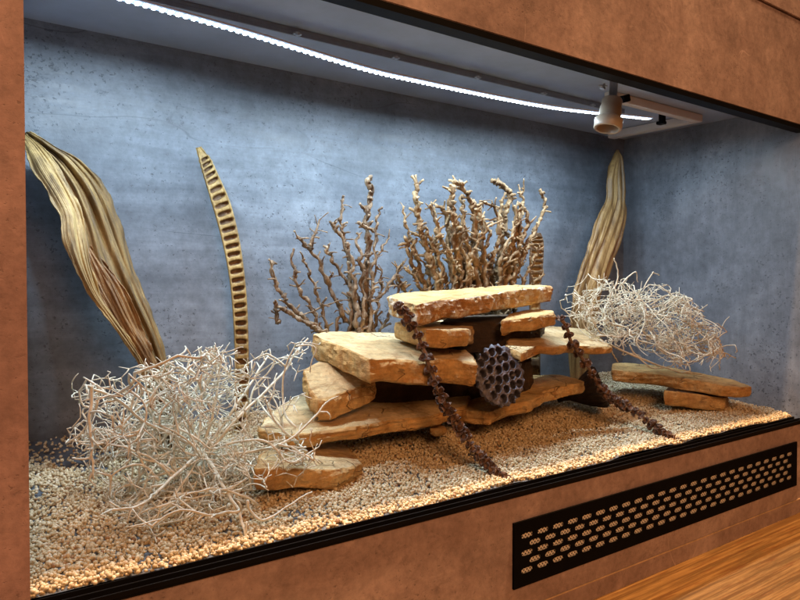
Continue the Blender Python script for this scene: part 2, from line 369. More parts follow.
Rx = np.zeros((NG, 3, 3)); Rx[:, 0, 0] = 1; Rx[:, 1, 1] = ca[:, 0]; Rx[:, 1, 2] = -sa[:, 0]; Rx[:, 2, 1] = sa[:, 0]; Rx[:, 2, 2] = ca[:, 0]
Rz = np.zeros((NG, 3, 3)); Rz[:, 2, 2] = 1; Rz[:, 0, 0] = ca[:, 2]; Rz[:, 0, 1] = -sa[:, 2]; Rz[:, 1, 0] = sa[:, 2]; Rz[:, 1, 1] = ca[:, 2]
R = Rz @ Rx
base = iv[None]*rng.uniform(.72, 1.22, (NG, len(iv), 1))*sz[:, None, :]
gv = np.einsum('nij,nkj->nki', R, base)+np.stack([gx, gy, gz], 1)[:, None, :]
gf = (ifc[None]+(np.arange(NG)*len(iv))[:, None, None]).reshape(-1, 3)
me = bpy.data.meshes.new('gravel'); me.vertices.add(NG*len(iv)); me.vertices.foreach_set('co', gv.reshape(-1).astype(np.float32))
nf = len(gf); me.loops.add(nf*3); me.loops.foreach_set('vertex_index', gf.reshape(-1).astype(np.int32))
me.polygons.add(nf); me.polygons.foreach_set('loop_start', np.arange(0, nf*3, 3, dtype=np.int32))
me.polygons.foreach_set('use_smooth', np.ones(nf, bool)); me.update(calc_edges=True); me.validate()
o = bpy.data.objects.new('gravel', me); COL.objects.link(o); me.materials.append(M['gravel'])
tag(o, 'pale beige seed like gravel spread over the terrarium floor', 'gravel', kind='stuff')

# ================================================================== STONES
def slab(name, label, anchors, outline, th, mats, rough=1.0, seed=0, back_th=None, under=.0, n=260, group='sandstone slabs of the rock pile'):
    a = [at(*q) for q in anchors]; nrm = (a[1]-a[0]).cross(a[2]-a[0]).normalized()
    if nrm.z < 0: nrm = -nrm
    poly = [onplane(x, y, a[0], nrm) if len(q) == 0 else at(x, y, q[0]) for x, y, *q in outline]
    ln = [(poly[i]-poly[i-1]).length for i in range(len(poly))]; tot = sum(ln)
    pts = []
    for i in range(len(poly)):
        p, q = poly[i], poly[(i+1) % len(poly)]; m = max(2, round(n*(q-p).length/tot))
        pts += [p.lerp(q, t/m) for t in range(m)]
    k = len(pts); c = sum(pts, Vector())/k
    for _ in range(3): pts = [(pts[i-1]+pts[i]*4+pts[(i+1) % k])/6 for i in range(k)]
    area = sum((pts[i]-c).cross(pts[(i+1) % k]-c).z for i in range(k))
    if area < 0: pts.reverse()
    out = []
    for i in range(k):
        t = pts[(i+1) % k]-pts[i-1]; out.append(Vector((t.y, -t.x, 0)).normalized())
    amp = .0024*rough
    def nv(p, s, o_=0): return noise.noise(Vector((p.x*s+seed*3.7, p.y*s+o_, p.z*s-seed)))
    def chip(p, s): return noise.voronoi(Vector((p.x*s+seed, p.y*s, p.z*s*1.3)))[0][0]
    mb = MB(); rings = []
    prof = [(0, -.0016, .3), (.035, -.0001, .8), (.1, .0004, 1), (.2, .0008, 1), (.3, .0008, 1), (.4, .001, 1), (.5, .001, 1), (.6, .0008, 1), (.7, .0003, 1), (.8, -.0004, 1), (.9, -.0014, 1), (.97, -.003-under*.6, .9), (1, -.0055-under, .6)]
    for ri, (fz, ins, wt) in enumerate(prof):
        rg = []
        for i, p in enumerate(pts):
            d = th*(1+.16*nv(p, 26, 5)); hz = fz*d
            q = p - Vector((0, 0, hz)); st = Vector((q.x*.35, q.y*.35, q.z)) 
            strata = noise.noise(Vector((q.x*9+seed, q.y*9, q.z*260)))
            q = q + out[i]*(ins + wt*amp*(1.0*nv(q, 24, 2)+.8*nv(q, 62)+.6*nv(q, 190, 7)+.75*strata+1.5*(chip(q, 75)-.5)+.8*(chip(q, 190)-.45)))
            if fz == 0: q.z += .0006*nv(p, 90)-.0022*max(0, nv(p, 38, 3)-.15)*rough-.0012*max(0, nv(p, 120, 3))*rough
            if fz == .035: q.z -= .0022*max(0, nv(p, 38, 3)-.15)*rough+.0012*max(0, nv(p, 120, 3))*rough
            rg.append(q)
        rings.append(rg)
    cap = lambda ring, fr, dz: [c2.lerp(q, fr) + Vector((0, 0, dz*(nv(q.lerp(c2, 1-fr), 30)+.4*nv(q.lerp(c2, 1-fr), 85)))) for q in ring for c2 in [sum(ring, Vector())/k]]
    allr = [cap(rings[0], f, .0012*min(1, (1-f)*14)) for f in (.02, .16, .3, .45, .58, .7, .8, .88, .94, .98)] + rings + [cap(rings[-1], f, .001) for f in (.7, .3, .02)]
    verts = [v for r in allr for v in r]; ntop = 10
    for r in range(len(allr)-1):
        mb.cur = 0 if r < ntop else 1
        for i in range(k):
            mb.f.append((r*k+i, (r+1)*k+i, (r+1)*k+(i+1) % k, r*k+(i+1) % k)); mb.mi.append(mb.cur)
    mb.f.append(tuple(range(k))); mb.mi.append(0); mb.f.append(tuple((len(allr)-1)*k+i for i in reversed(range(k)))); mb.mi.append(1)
    mb.v = [tuple(v) for v in verts]
    o = mb.build(name, mats, origin=Vector((c.x, c.y, c.z-th)), smooth=True, sharp=32)
    return tag(o, label, 'stone', group)
ST, SS, SC, SY, SD = M['st'], M['ss'], M['sc'], M['sy'], M['sd']
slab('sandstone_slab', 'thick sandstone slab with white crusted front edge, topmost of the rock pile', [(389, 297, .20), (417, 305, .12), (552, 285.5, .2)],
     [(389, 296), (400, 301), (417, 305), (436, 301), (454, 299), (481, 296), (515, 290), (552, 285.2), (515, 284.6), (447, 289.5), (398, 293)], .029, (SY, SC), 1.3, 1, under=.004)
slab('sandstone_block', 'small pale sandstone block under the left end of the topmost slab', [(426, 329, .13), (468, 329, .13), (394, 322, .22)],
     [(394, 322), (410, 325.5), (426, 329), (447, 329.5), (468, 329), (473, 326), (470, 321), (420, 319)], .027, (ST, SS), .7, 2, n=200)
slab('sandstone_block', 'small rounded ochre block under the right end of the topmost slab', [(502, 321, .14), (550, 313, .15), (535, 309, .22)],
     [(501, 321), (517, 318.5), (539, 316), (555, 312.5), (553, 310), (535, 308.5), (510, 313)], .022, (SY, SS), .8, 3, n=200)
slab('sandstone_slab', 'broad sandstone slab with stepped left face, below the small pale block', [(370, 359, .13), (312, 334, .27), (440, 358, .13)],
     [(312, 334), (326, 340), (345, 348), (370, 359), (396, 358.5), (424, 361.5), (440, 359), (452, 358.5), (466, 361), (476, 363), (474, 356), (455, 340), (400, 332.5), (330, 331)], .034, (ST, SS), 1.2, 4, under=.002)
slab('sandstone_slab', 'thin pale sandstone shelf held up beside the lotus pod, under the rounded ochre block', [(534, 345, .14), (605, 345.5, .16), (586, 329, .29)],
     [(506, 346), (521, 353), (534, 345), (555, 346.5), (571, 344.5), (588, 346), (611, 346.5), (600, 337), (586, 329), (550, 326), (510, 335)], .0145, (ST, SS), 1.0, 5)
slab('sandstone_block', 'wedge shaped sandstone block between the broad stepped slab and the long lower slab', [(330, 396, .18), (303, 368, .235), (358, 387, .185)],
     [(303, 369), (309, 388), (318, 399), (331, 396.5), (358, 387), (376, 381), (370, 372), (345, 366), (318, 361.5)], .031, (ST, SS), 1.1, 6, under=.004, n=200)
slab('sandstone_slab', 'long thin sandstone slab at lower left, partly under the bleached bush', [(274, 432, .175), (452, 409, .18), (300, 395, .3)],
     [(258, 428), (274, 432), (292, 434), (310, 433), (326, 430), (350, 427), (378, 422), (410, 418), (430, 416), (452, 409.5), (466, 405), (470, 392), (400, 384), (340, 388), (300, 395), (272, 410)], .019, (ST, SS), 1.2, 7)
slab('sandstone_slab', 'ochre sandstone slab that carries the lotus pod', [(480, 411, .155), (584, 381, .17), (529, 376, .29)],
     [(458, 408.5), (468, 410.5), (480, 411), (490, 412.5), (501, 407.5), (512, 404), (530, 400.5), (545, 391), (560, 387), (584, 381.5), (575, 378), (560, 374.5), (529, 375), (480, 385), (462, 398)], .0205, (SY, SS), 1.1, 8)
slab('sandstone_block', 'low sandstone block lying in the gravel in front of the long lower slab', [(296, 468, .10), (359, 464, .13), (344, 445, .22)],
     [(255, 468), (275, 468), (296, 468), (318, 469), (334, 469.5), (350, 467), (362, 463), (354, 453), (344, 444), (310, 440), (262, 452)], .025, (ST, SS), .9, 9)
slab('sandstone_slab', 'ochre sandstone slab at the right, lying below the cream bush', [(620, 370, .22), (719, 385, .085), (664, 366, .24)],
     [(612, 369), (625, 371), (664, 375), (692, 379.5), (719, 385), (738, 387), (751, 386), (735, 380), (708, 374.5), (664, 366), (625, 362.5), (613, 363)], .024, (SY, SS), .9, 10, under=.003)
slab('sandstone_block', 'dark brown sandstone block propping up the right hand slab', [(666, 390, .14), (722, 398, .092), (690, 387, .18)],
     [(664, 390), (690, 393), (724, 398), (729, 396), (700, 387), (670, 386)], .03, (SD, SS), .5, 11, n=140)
slab('sandstone_block', 'stone coloured dark as shade behind the lotus pod, carrying the thin shelf', [(500, 362, .2), (535, 360, .2), (515, 352, .26)],
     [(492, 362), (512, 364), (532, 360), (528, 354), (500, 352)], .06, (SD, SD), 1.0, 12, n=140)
slab('sandstone_block', 'near-black filler stone added to darken the gap under the topmost slab between its supports', [(440, 321, .2), (520, 319, .2), (500, 316, .24)],
     [(440, 322), (470, 323), (510, 322), (540, 319), (545, 315), (500, 314), (450, 316)], .05, (SD, SD), 1.0, 14, n=140)  # added filler behind the pile, makes the gap read as black shade
slab('sandstone_block', 'near-black filler stone added to darken the gap between broad stepped and long lower slabs', [(375, 381, .24), (480, 372, .24), (440, 368, .28)],
     [(362, 381), (400, 381), (450, 377), (495, 372), (500, 366), (440, 365), (380, 371)], .06, (SD, SD), 1.0, 15, n=140)  # second added filler, closes the view to the wall with painted shade
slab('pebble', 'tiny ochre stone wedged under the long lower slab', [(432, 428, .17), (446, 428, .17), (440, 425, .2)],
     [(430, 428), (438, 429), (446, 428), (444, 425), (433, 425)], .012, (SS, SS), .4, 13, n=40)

# ================================================================== LOTUS PODS
def lotus(name, label, center, normal, ax_, R_, mats):
    z = Vector(normal).normalized(); up = Vector((0, 0, 1)); x = up.cross(z).normalized(); y = z.cross(x)
    Mx = Matrix((x*ax_, y, z)).transposed(); c0 = Vector(center)
    H = [(288,137),(237,143),(187,172),(328,178),(287,193),(233,203),(155,212),(372,228),(322,242),(208,253),(270,258),(160,277),(400,287),(360,297),(315,315),(213,320),(262,325),(178,350),(405,353),(358,358),(250,378),(310,383),(382,415),(217,415),(282,440),(338,442)]
    H = [((a-281)/175*1.08, -(b_-292)/205*1.08) for a, b_ in H]
    T0 = thing(name, label, 'seed pod', c0 - z*.035, 'lotus seed pods')
    # head: fine polar grid with carved wells
    mb = MB(); nr, na = 90, 280
    def hfun(u, v):
        d = min((math.hypot((u-a)*1.0, (v-b2)*1.0), i) for i, (a, b2) in enumerate(H)); r = math.hypot(u, v)
        hr = .133+.008*math.sin(d[1]*7.1); t = (d[0]-hr)/.016; s = 1/(1+math.exp(-max(-30, min(30, t*4))))
        lip = math.exp(-((d[0]-hr-.022)/.022)**2)
        z_ = -.016*(1-s)+.0007*lip*(s) - .004*max(0, r-.85)**1.5*6
        return z_ + .0012*noise.noise(Vector((u*9, v*9, 2)))
    vs = [Vector((0, 0, hfun(0, 0)))]
    for i in range(1, nr+1):
        for j in range(na):
            r = i/nr; a = 2*PI*j/na; u, v = r*math.cos(a), r*math.sin(a); h = hfun(u, v)
            e = 1+ (  .022*math.sin(a*13+1.3*math.sin(a*3))+.025*noise.noise(Vector((math.cos(a)*6, math.sin(a)*6, 0))))*max(0, (r-.75)/.25)
            h += .0011*math.sin(a*17+2*math.sin(a*2))*max(0, (r-.88)/.12)
            vs.append(Vector((u*R_*e, v*R_*e, h)))
    fs = [(0, 1+j, 1+(j+1) % na) for j in range(na)]+[(1+(i-1)*na+j, 1+i*na+j, 1+i*na+(j+1) % na, 1+(i-1)*na+(j+1) % na) for i in range(1, nr) for j in range(na)]
    mb.add([c0+Mx @ v for v in vs], fs); mb.build('head', mats, T0, smooth=True)
    mb = MB(); rim = vs[-na:]; rings = [rim]
    for q, (rr, zz) in enumerate(((1.03, -.004), (.99, -.010), (.9, -.018), (.74, -.030), (.52, -.044), (.3, -.056), (.16, -.064), (.12, -.075), (.11, -.085))):
        rg = []
        for j in range(na):
            a = 2*PI*j/na; f = 1+.05*math.sin(a*22+q*.2)*(1 if q < 7 else 0)+.05*noise.noise(Vector((math.cos(a)*4, math.sin(a)*4, q*.6)))
            rg.append(Vector((R_*rr*f*math.cos(a), R_*rr*f*math.sin(a), zz)))
        rings.append(rg)
    vv = [c0+Mx @ v for r in rings for v in r]
    mb.add(vv, [(i*na+j, i*na+(j+1) % na, (i+1)*na+(j+1) % na, (i+1)*na+j) for i in range(len(rings)-1) for j in range(na)])
    mb.build('cup', mats, T0, smooth=True)
    return T0
lotus('lotus_pod', 'dark grey lotus seed pod with round holes facing out, leaning in the rock pile', at(501, 375, .112), (-.3, -.93, .26), .86, .0445, M['lotus'])
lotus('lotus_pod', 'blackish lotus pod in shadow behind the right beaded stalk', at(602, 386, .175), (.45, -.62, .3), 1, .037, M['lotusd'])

# ================================================================== HUSKS AND PODS
def husk(name, label, rows, base, folds, amp, m, seed, dY=(0, 0)):
    # rows: (left px, left py, right px, right py, Y); the blade is a folded sheet with thickness
    n = len(rows); NU, NV = 72, 90; mb = MB(); grid = []
    def samp(t, k):
        s = t*(n-1); i = min(int(s), n-2); f = s-i; f = f
        p = [rows[max(i-1, 0)][k], rows[i][k], rows[i+1][k], rows[min(i+2, n-1)][k]]
        return .5*((2*p[1])+(-p[0]+p[2])*f+(2*p[0]-5*p[1]+4*p[2]-p[3])*f*f+(-p[0]+3*p[1]-3*p[2]+p[3])*f**3)
    for jv in range(NV+1):
        t = jv/NV; lx, ly, rx, ry, Y = [samp(t, k) for k in range(5)]; bw_ = math.sin(PI*min(1, t*1.02))**.8 if t < .99 else 0
        a, b_ = at(lx, ly, Y+dY[0]*bw_), at(rx, ry, Y+dY[1]*bw_); row = []
        for iu in range(NU+1):
            u = iu/NU; p = a.lerp(b_, u)
            ph = u*folds*2*PI + 1.1*math.sin(t*3+seed) + 1.6*noise.noise(Vector((u*2, t*2.2, seed)))
            tri = 2/PI*math.asin(max(-1, min(1, math.sin(ph)))); f = tri*.75+.25*math.sin(ph*2.6+seed)
            env = min(1, u*9, (1-u)*9)
            depth = amp*(f*.5*env + .8*math.sin(u*PI)) + .003*noise.noise(Vector((u*9, t*6, seed+4)))+.0022*(abs(noise.noise(Vector((u*16, t*2.5, seed+4))))-.2)+.0011*noise.noise(Vector((u*48, t*3, seed+4)))
            w_ = (b_-a).length
            p = p + Vector((.12*w_*.2*noise.noise(Vector((t*5, u*2, seed+9))), -depth*min(1, w_/.03), .0))
            ed = max(0, 1-min(u, 1-u)/.14)**1.5; sd_ = 1 if u < .5 else -1
            p += Vector((ed*(.0030*noise.noise(Vector((t*17, sd_, 3+seed)))+.0014*noise.noise(Vector((t*60, sd_, 3)))), -ed*(.004+.006*noise.noise(Vector((t*15, sd_, 1+seed)))), 0))
            row.append(p)
        grid.append(row)
    vs = [p for r in grid for p in r]; mb.add(vs, [(j*(NU+1)+i, j*(NU+1)+i+1, (j+1)*(NU+1)+i+1, (j+1)*(NU+1)+i) for j in range(NV) for i in range(NU)])
    o = mb.build(name, m, origin=Vector(base), smooth=True)
    md = o.modifiers.new('thickness', 'SOLIDIFY'); md.thickness = .0012; md.offset = 0
    return o
th_ = thing('dry_husk', 'wide folded straw coloured husk leaning at the left end of the back wall', 'husk', at(150, 390, .33), 'dry leaf husks')
def blade(name, left, right, Y, folds, amp, m, seed, dY):
    n = len(left); rows = [(*left[i], *right[i], Y[0]+(Y[1]-Y[0])*i/(n-1)) for i in range(n)]
    o = husk(name, '', rows, at(150, 390, .33), folds, amp, m, seed, dY); o.parent = th_; o.location = (0, 0, 0)
blade('outer_blade', [(22, 134), (34, 146), (50, 162), (66, 188), (76, 214), (84, 240), (91, 268), (104, 298), (120, 326), (139, 354), (150, 376), (156, 396), (162, 424), (164, 452)],
      [(30, 132), (56, 149), (77, 159), (94, 174), (106, 191), (116, 213), (124, 236), (132, 262), (141, 288), (152, 318), (165, 360), (172, 396), (176, 424), (176, 452)], (.385, .335), 2.3, .020, M['husk'], 2.0, (-.045, .040))
blade('inner_fold', [(82, 240), (86, 256), (92, 280), (103, 302), (116, 326), (132, 350), (146, 374), (150, 396)], [(86, 240), (98, 256), (118, 280), (130, 302), (141, 326), (152, 350), (160, 374), (163, 396)], (.326, .318), .8, .006, M['huskd'], 3.3, (-.02, -.004))
blade('folded_strip', [(20, 138), (24, 150), (33, 172), (47, 194), (58, 215), (61, 237), (71, 263), (86, 291), (102, 313), (120, 338), (138, 364), (146, 396), (153, 424), (156, 452)],
      [(26, 134), (42, 148), (58, 168), (72, 192), (82, 215), (86, 240), (91, 268), (100, 296), (114, 318), (130, 341), (145, 366), (153, 396), (160, 424), (164, 452)], (.375, .322), 1.0, .012, M['huskp'], 6.1, (-.075, -.055))
HR = [(616, 150, 617.5, 150, .375), (610, 162, 621, 163, .37), (605, 178, 624, 182, .365), (605, 198, 624, 200, .36), (597, 216, 625, 216, .355), (590, 236, 620, 238, .35), (583, 255, 614, 258, .345), (577, 275, 607, 278, .34), (571, 295, 599, 298, .33), (569, 318, 594, 320, .325), (568, 348, 590, 348, .322), (567, 382, 588, 382, .32), (567, 415, 586, 415, .318)]
h2 = husk('dry_husk', '', HR, at(582, 318, .325), 1.7, .012, M['huskr'], 5.0)
tag(h2, 'narrow brown husk pinched near its tip, standing in the right rear corner', 'husk', 'dry leaf husks')

def chamber_pod(name, label, left, right, Y, ncell, seed, mats):
    # long half pod: raised rims and cross walls, recessed cells
    def samp(tab, t):
        s = t*(len(tab)-1); i = min(int(s), len(tab)-2); f = s-i
        p = [tab[max(i-1, 0)], tab[i], tab[i+1], tab[min(i+2, len(tab)-1)]]
        return tuple(.5*((2*p[1][k])+(-p[0][k]+p[2][k])*f+(2*p[0][k]-5*p[1][k]+4*p[2][k]-p[3][k])*f*f+(-p[0][k]+3*p[1][k]-3*p[2][k]+p[3][k])*f**3) for k in range(2))
    NV, NU = ncell*14, 26; mb = MB(); rows = []
    for j in range(NV+1):
        t = j/NV; yy = Y[0]+(Y[1]-Y[0])*t; a, b_ = at(*samp(left, t), yy), at(*samp(right, t), yy); r = []
        ct = max(0, (t-.068)/.932)*ncell*1.0; ph = ct % 1.0; wob = .06*noise.noise(Vector((math.floor(ct)*3.1, seed, 0)))
        for i in range(NU+1):
            u = i/NU; p = a.lerp(b_, u)
            uu = abs(u-.5)*2; pc = abs(ph-.5+wob)*2 + .10*(u-.5)
            inside = ((uu/.74)**3+(abs(pc)/.56)**3)**(1/3); cell = 1/(1+math.exp((inside-1)*16)) if t > .068 else 0
            d = .0045*math.sqrt(max(0, 1-uu**2)) + (.0022*math.exp(-((uu-.86)/.12)**2)) - .0058*cell + .0006*noise.noise(Vector((u*8, t*60, seed)))
            r.append((p+Vector((-.25, -.95, 0))*d, cell))
        rows.append(r)
    mb.v = [tuple(p) for r in rows for p, _ in r]
    for j in range(NV):
        for i in range(NU):
            mb.f.append((j*(NU+1)+i, j*(NU+1)+i+1, (j+1)*(NU+1)+i+1, (j+1)*(NU+1)+i)); mb.mi.append(1 if rows[j][i][1]+rows[j+1][i+1][1] > .9 else 0)
    o = mb.build(name, mats, origin=at(*left[-1], Y[1]), smooth=True)
    md = o.modifiers.new('thickness', 'SOLIDIFY'); md.thickness = .003; md.offset = -1 
    return tag(o, label, 'seed pod')
PL = [(197, 148), (200, 164), (205, 182), (212.5, 207), (219.5, 232), (225.5, 258), (230, 285), (232.5, 312), (234, 340), (234.5, 372), (234, 402), (233.5, 432)]
PR = [(199.5, 147.5), (210, 158), (218, 174), (229.5, 200), (237, 227), (242, 254), (245.5, 282), (247.5, 310), (248.5, 340), (249, 372), (248.5, 402), (248, 432)]
chamber_pod('chambered_pod', 'tall slim curved seed pod with a ladder of open cells leaning on the back wall', PL, PR, (.405, .35), 33, 1, (M['podrim'], M['podcell']))
QL = [(533, 233), (530.5, 240), (529.5, 250), (529, 262), (529, 275), (529, 292), (529, 325), (529, 360), (529, 400)]
QR = [(540, 233), (543, 240), (543.5, 250), (543, 262), (542, 275), (540, 292), (540, 325), (540, 360), (540, 400)]
chamber_pod('chambered_pod', 'short dark holed seed pod end behind the right tip of the dense gnarled branches', QL, QR, (.335, .32), 16, 4, (M['podcell'], M['podrim']))

# ================================================================== GNARLED BRANCHES
def spline(pts, n):
    out = []; k = len(pts)
    for i in range(n+1):
        s = i/n*(k-1); a = min(int(s), k-2); f = s-a; p = [pts[max(a-1, 0)], pts[a], pts[a+1], pts[min(a+2, k-1)]]
        out.append(.5*((2*p[1])+(p[2]-p[0])*f+(2*p[0]-5*p[1]+4*p[2]-p[3])*f*f+(3*p[1]-p[0]-3*p[2]+p[3])*f**3))
    return out
def gnarled(mb, px, Y, r0, r1, seed, wig=.0035, spurs=6, spurlen=.02, lean=0):
    ctrl = [at(x, y, Y+lean*i/max(1, len(px)-1)) for i, (x, y) in enumerate(px)]
    ln = sum((ctrl[i+1]-ctrl[i]).length for i in range(len(ctrl)-1)); n = max(14, int(ln/.0030)); P = spline(ctrl, n); rad = []
    Q = []
    for i, p in enumerate(P):
        t = i/n; e = min(1, t*4)
        w = Vector((noise.noise(Vector((i*.2, seed, 0)))+.45*math.sin(i*.55+seed), noise.noise(Vector((i*.2, seed, 7))), .6*noise.noise(Vector((i*.22, seed, 13)))))*wig*e
        Q.append(p+w); k = 1+.6*noise.noise(Vector((i*.34, seed*1.3, 3)))+(.45 if random.random() < .1 else 0)
        rad.append(max(.0007, (r0+(r1-r0)*t)*k))
    mb.tube(Q, rad, 10, lump=.55, seed=seed)
    for s in range(spurs):
        i = random.randint(int(n*.12), n-2); p = Q[i]; tdir = (Q[min(i+1, n)]-Q[max(i-1, 0)]).normalized()
        d = (tdir*random.uniform(.9, 2.4)+Vector((random.uniform(-1, 1), random.uniform(-1, .6), random.uniform(-.2, .6)))).normalized(); st = random.randint(3, 8); pp = [p]; rr = []
        step = spurlen*random.uniform(.5, 1.3)/st; turn = Vector((random.uniform(-1, 1), random.uniform(-1, 1), random.uniform(-.5, 1)))*.75
        for q in range(st):
            d = (d+turn+Vector((random.uniform(-.25, .25), random.uniform(-.25, .25), random.uniform(-.25, .25)))).normalized(); pp.append(pp[-1]+d*step)
        b0 = rad[i]*.62
        rr = [b0*(1-.35*q/st)*(1+.35*random.uniform(-.6, 1)) for q in range(st+1)]; rr[-1] *= random.choice((.7, 1.0, 1.6))
        mb.tube(pp, rr, 6, lump=.35, seed=seed+s)
LB = [([(366, 352), (367, 331), (366, 290), (368, 250), (366.5, 215), (371, 195), (368, 177)], .0068, .0036, 13), ([(360, 352), (355, 331), (351, 282), (345, 240), (341, 222), (343, 195)], .004, .0018, 8),
      ([(369, 350), (371, 300), (374, 255), (377, 225), (381, 207)], .0038, .0016, 7), ([(358, 348), (355, 331), (341, 311), (328, 283), (316, 256), (306, 245), (297, 237)], .0046, .0022, 9),
      ([(325, 345), (316, 328), (302, 317), (286, 300), (276, 283), (271, 261)], .0042, .0024, 8), ([(330, 345), (316, 328), (297, 318), (283, 309), (273, 302)], .0042, .0026, 5),
      ([(328, 345), (319, 328), (312, 310), (301, 292), (294, 275), (292, 249)], .0036, .0018, 7), ([(330, 340), (322, 312), (318, 295), (310, 275), (304, 259)], .0034, .0018, 6),
      ([(310, 246), (313, 236), (318, 226), (321, 219)], .0024, .0013, 3), ([(372, 348), (367, 326), (357, 298), (342, 275), (331, 258), (324, 246)], .0042, .002, 8),
      ([(362, 300), (371, 300), (380, 297), (390, 283), (401, 266)], .0026, .0016, 6), ([(372, 345), (374, 328), (378, 306), (381, 285), (379, 266)], .0034, .0016, 6),
      ([(371, 300), (376, 262), (383, 247), (389, 236)], .0022, .0012, 4), ([(361, 350), (358, 328), (355, 297), (352, 266), (347, 243)], .005, .0026, 9),
      ([(352, 262), (342, 238), (335, 228), (331, 224)], .0022, .003, 3), ([(350, 348), (351, 318), (350, 292), (348, 262)], .004, .0022, 7), ([(362, 345), (363, 300), (361, 262), (357, 232)], .0046, .002, 8),
      ([(335, 340), (339, 309), (330, 290), (332, 272)], .003, .0015, 5), ([(300, 315), (312, 312), (335, 302), (352, 300)], .0016, .001, 2), ([(374, 345), (388, 318), (396, 296), (403, 282)], .0028, .0016, 6),
      ([(280, 320), (277, 322), (274, 308)], .0034, .0022, 2), ([(374, 232), (364, 226), (358, 222)], .002, .0022, 2)]
tl = thing('gnarled_branches', 'loose fan of twisted grey brown branches standing left of the topmost slab', 'dry branches', at(355, 350, .3), 'gnarled dry branches')
for q, (px, r0, r1, sp) in enumerate(LB):
    if px[0][1] > 338: px = [(357+(px[0][0]-357)*.5, 432), (357+(px[0][0]-357)*.8, 385)]+px
    mb = MB(); gnarled(mb, px, .295+.012*math.sin(q*2.3), r0*.95, r1*.95, 10+q*3.1, .0040, int(sp*2.3), .016); mb.build('branch', M['twig'], tl, smooth=True)
RB = [([(443, 312), (440, 290), (431, 267), (426, 246), (420, 224), (416, 202), (417, 184)], .0062, .003, 13), ([(432, 310), (429, 290), (418, 274), (408, 254), (406, 236)], .0044, .0022, 9),
      ([(460, 312), (459, 289), (459, 267), (456, 239), (453, 216), (452, 196), (456, 180)], .0066, .0032, 13), ([(478, 312), (477, 287), (474, 257), (475, 232), (473, 209), (468, 196), (459, 183)], .0058, .0028, 12),
      ([(492, 312), (492, 287), (497, 267), (503, 241), (506, 213), (510, 197), (505, 187), (492, 180)], .0066, .0032, 12), ([(500, 310), (503, 270), (511, 244), (519, 225), (522, 205), (522, 188)], .0046, .0022, 9),
      ([(503, 312), (506, 285), (513, 263), (521, 240), (528, 224), (526, 208)], .0046, .0024, 9), ([(508, 312), (512, 285), (520, 263), (529, 242), (539, 222), (545, 203), (539, 189)], .0046, .0024, 9),
      ([(522, 290), (531, 285), (538, 280), (545, 273)], .003, .0014, 3), ([(452, 312), (455, 274), (446, 250), (439, 231), (431, 206)], .0044, .002, 10), ([(455, 300), (450, 262), (448, 235), (446, 214), (438, 206)], .004, .002, 9),
      ([(470, 310), (466, 270), (465, 240), (463, 215), (462, 196)], .0052, .0022, 11), ([(484, 310), (484, 275), (484, 248), (482, 225), (478, 205)], .005, .002, 10), ([(498, 235), (497, 212), (489, 204), (480, 201)], .0026, .0014, 5),
      ([(440, 310), (437, 280), (436, 252), (437, 226), (433, 205)], .0046, .002, 9), ([(425, 305), (420, 290), (414, 276), (404, 268)], .003, .0016, 6), ([(516, 310), (524, 280), (533, 262), (539, 246)], .0036, .002, 6),
      ([(488, 312), (487, 285), (491, 262), (498, 245), (500, 220), (502, 200)], .0048, .0022, 10), ([(447, 312), (446, 285), (440, 262), (428, 243), (411, 232)], .004, .0018, 8), ([(466, 312), (470, 285), (470, 262), (480, 240), (492, 222)], .0044, .002, 9),
      ([(404, 290), (400, 282), (398, 270), (402, 264)], .0024, .0016, 5), ([(410, 300), (405, 290), (396, 286), (392, 279)], .0022, .0014, 4), ([(512, 300), (514, 272), (512, 250), (516, 228), (514, 205)], .004, .002, 9)]
rq = random.Random(3)
for _ in range(34):
    x0 = rq.uniform(420, 514); fan = (x0-470)/45; hgt = rq.uniform(35, 88); x1 = x0+fan*16+rq.uniform(-8, 8)
    RB.append(([(x0-fan*4, 312), (x0, 290), (x0+fan*5+rq.uniform(-4, 4), 290-hgt*.4), (x1+rq.uniform(-4, 4), 290-hgt*.75), (x1+rq.uniform(-7, 7), 290-hgt)], rq.uniform(.0028, .0044), rq.uniform(.0014, .0024), rq.randint(4, 7)))
tr = thing('gnarled_branches', 'dense upright clump of twisted tan branches standing behind the topmost slab', 'dry branches', at(478, 305, .3), 'gnarled dry branches')
for q, (px, r0, r1, sp) in enumerate(RB):
    if px[0][1] > 303: px = [(472+(px[0][0]-472)*.7, 410), (472+(px[0][0]-472)*.9, 360)]+px
    mb = MB(); gnarled(mb, px, .29+.022*math.sin(q*1.9), r0*1.15, r1*1.15, 90+q*2.7, .0038, int(sp*2.4), .017, -.012); mb.build('branch', M['twigr'], tr, smooth=True)

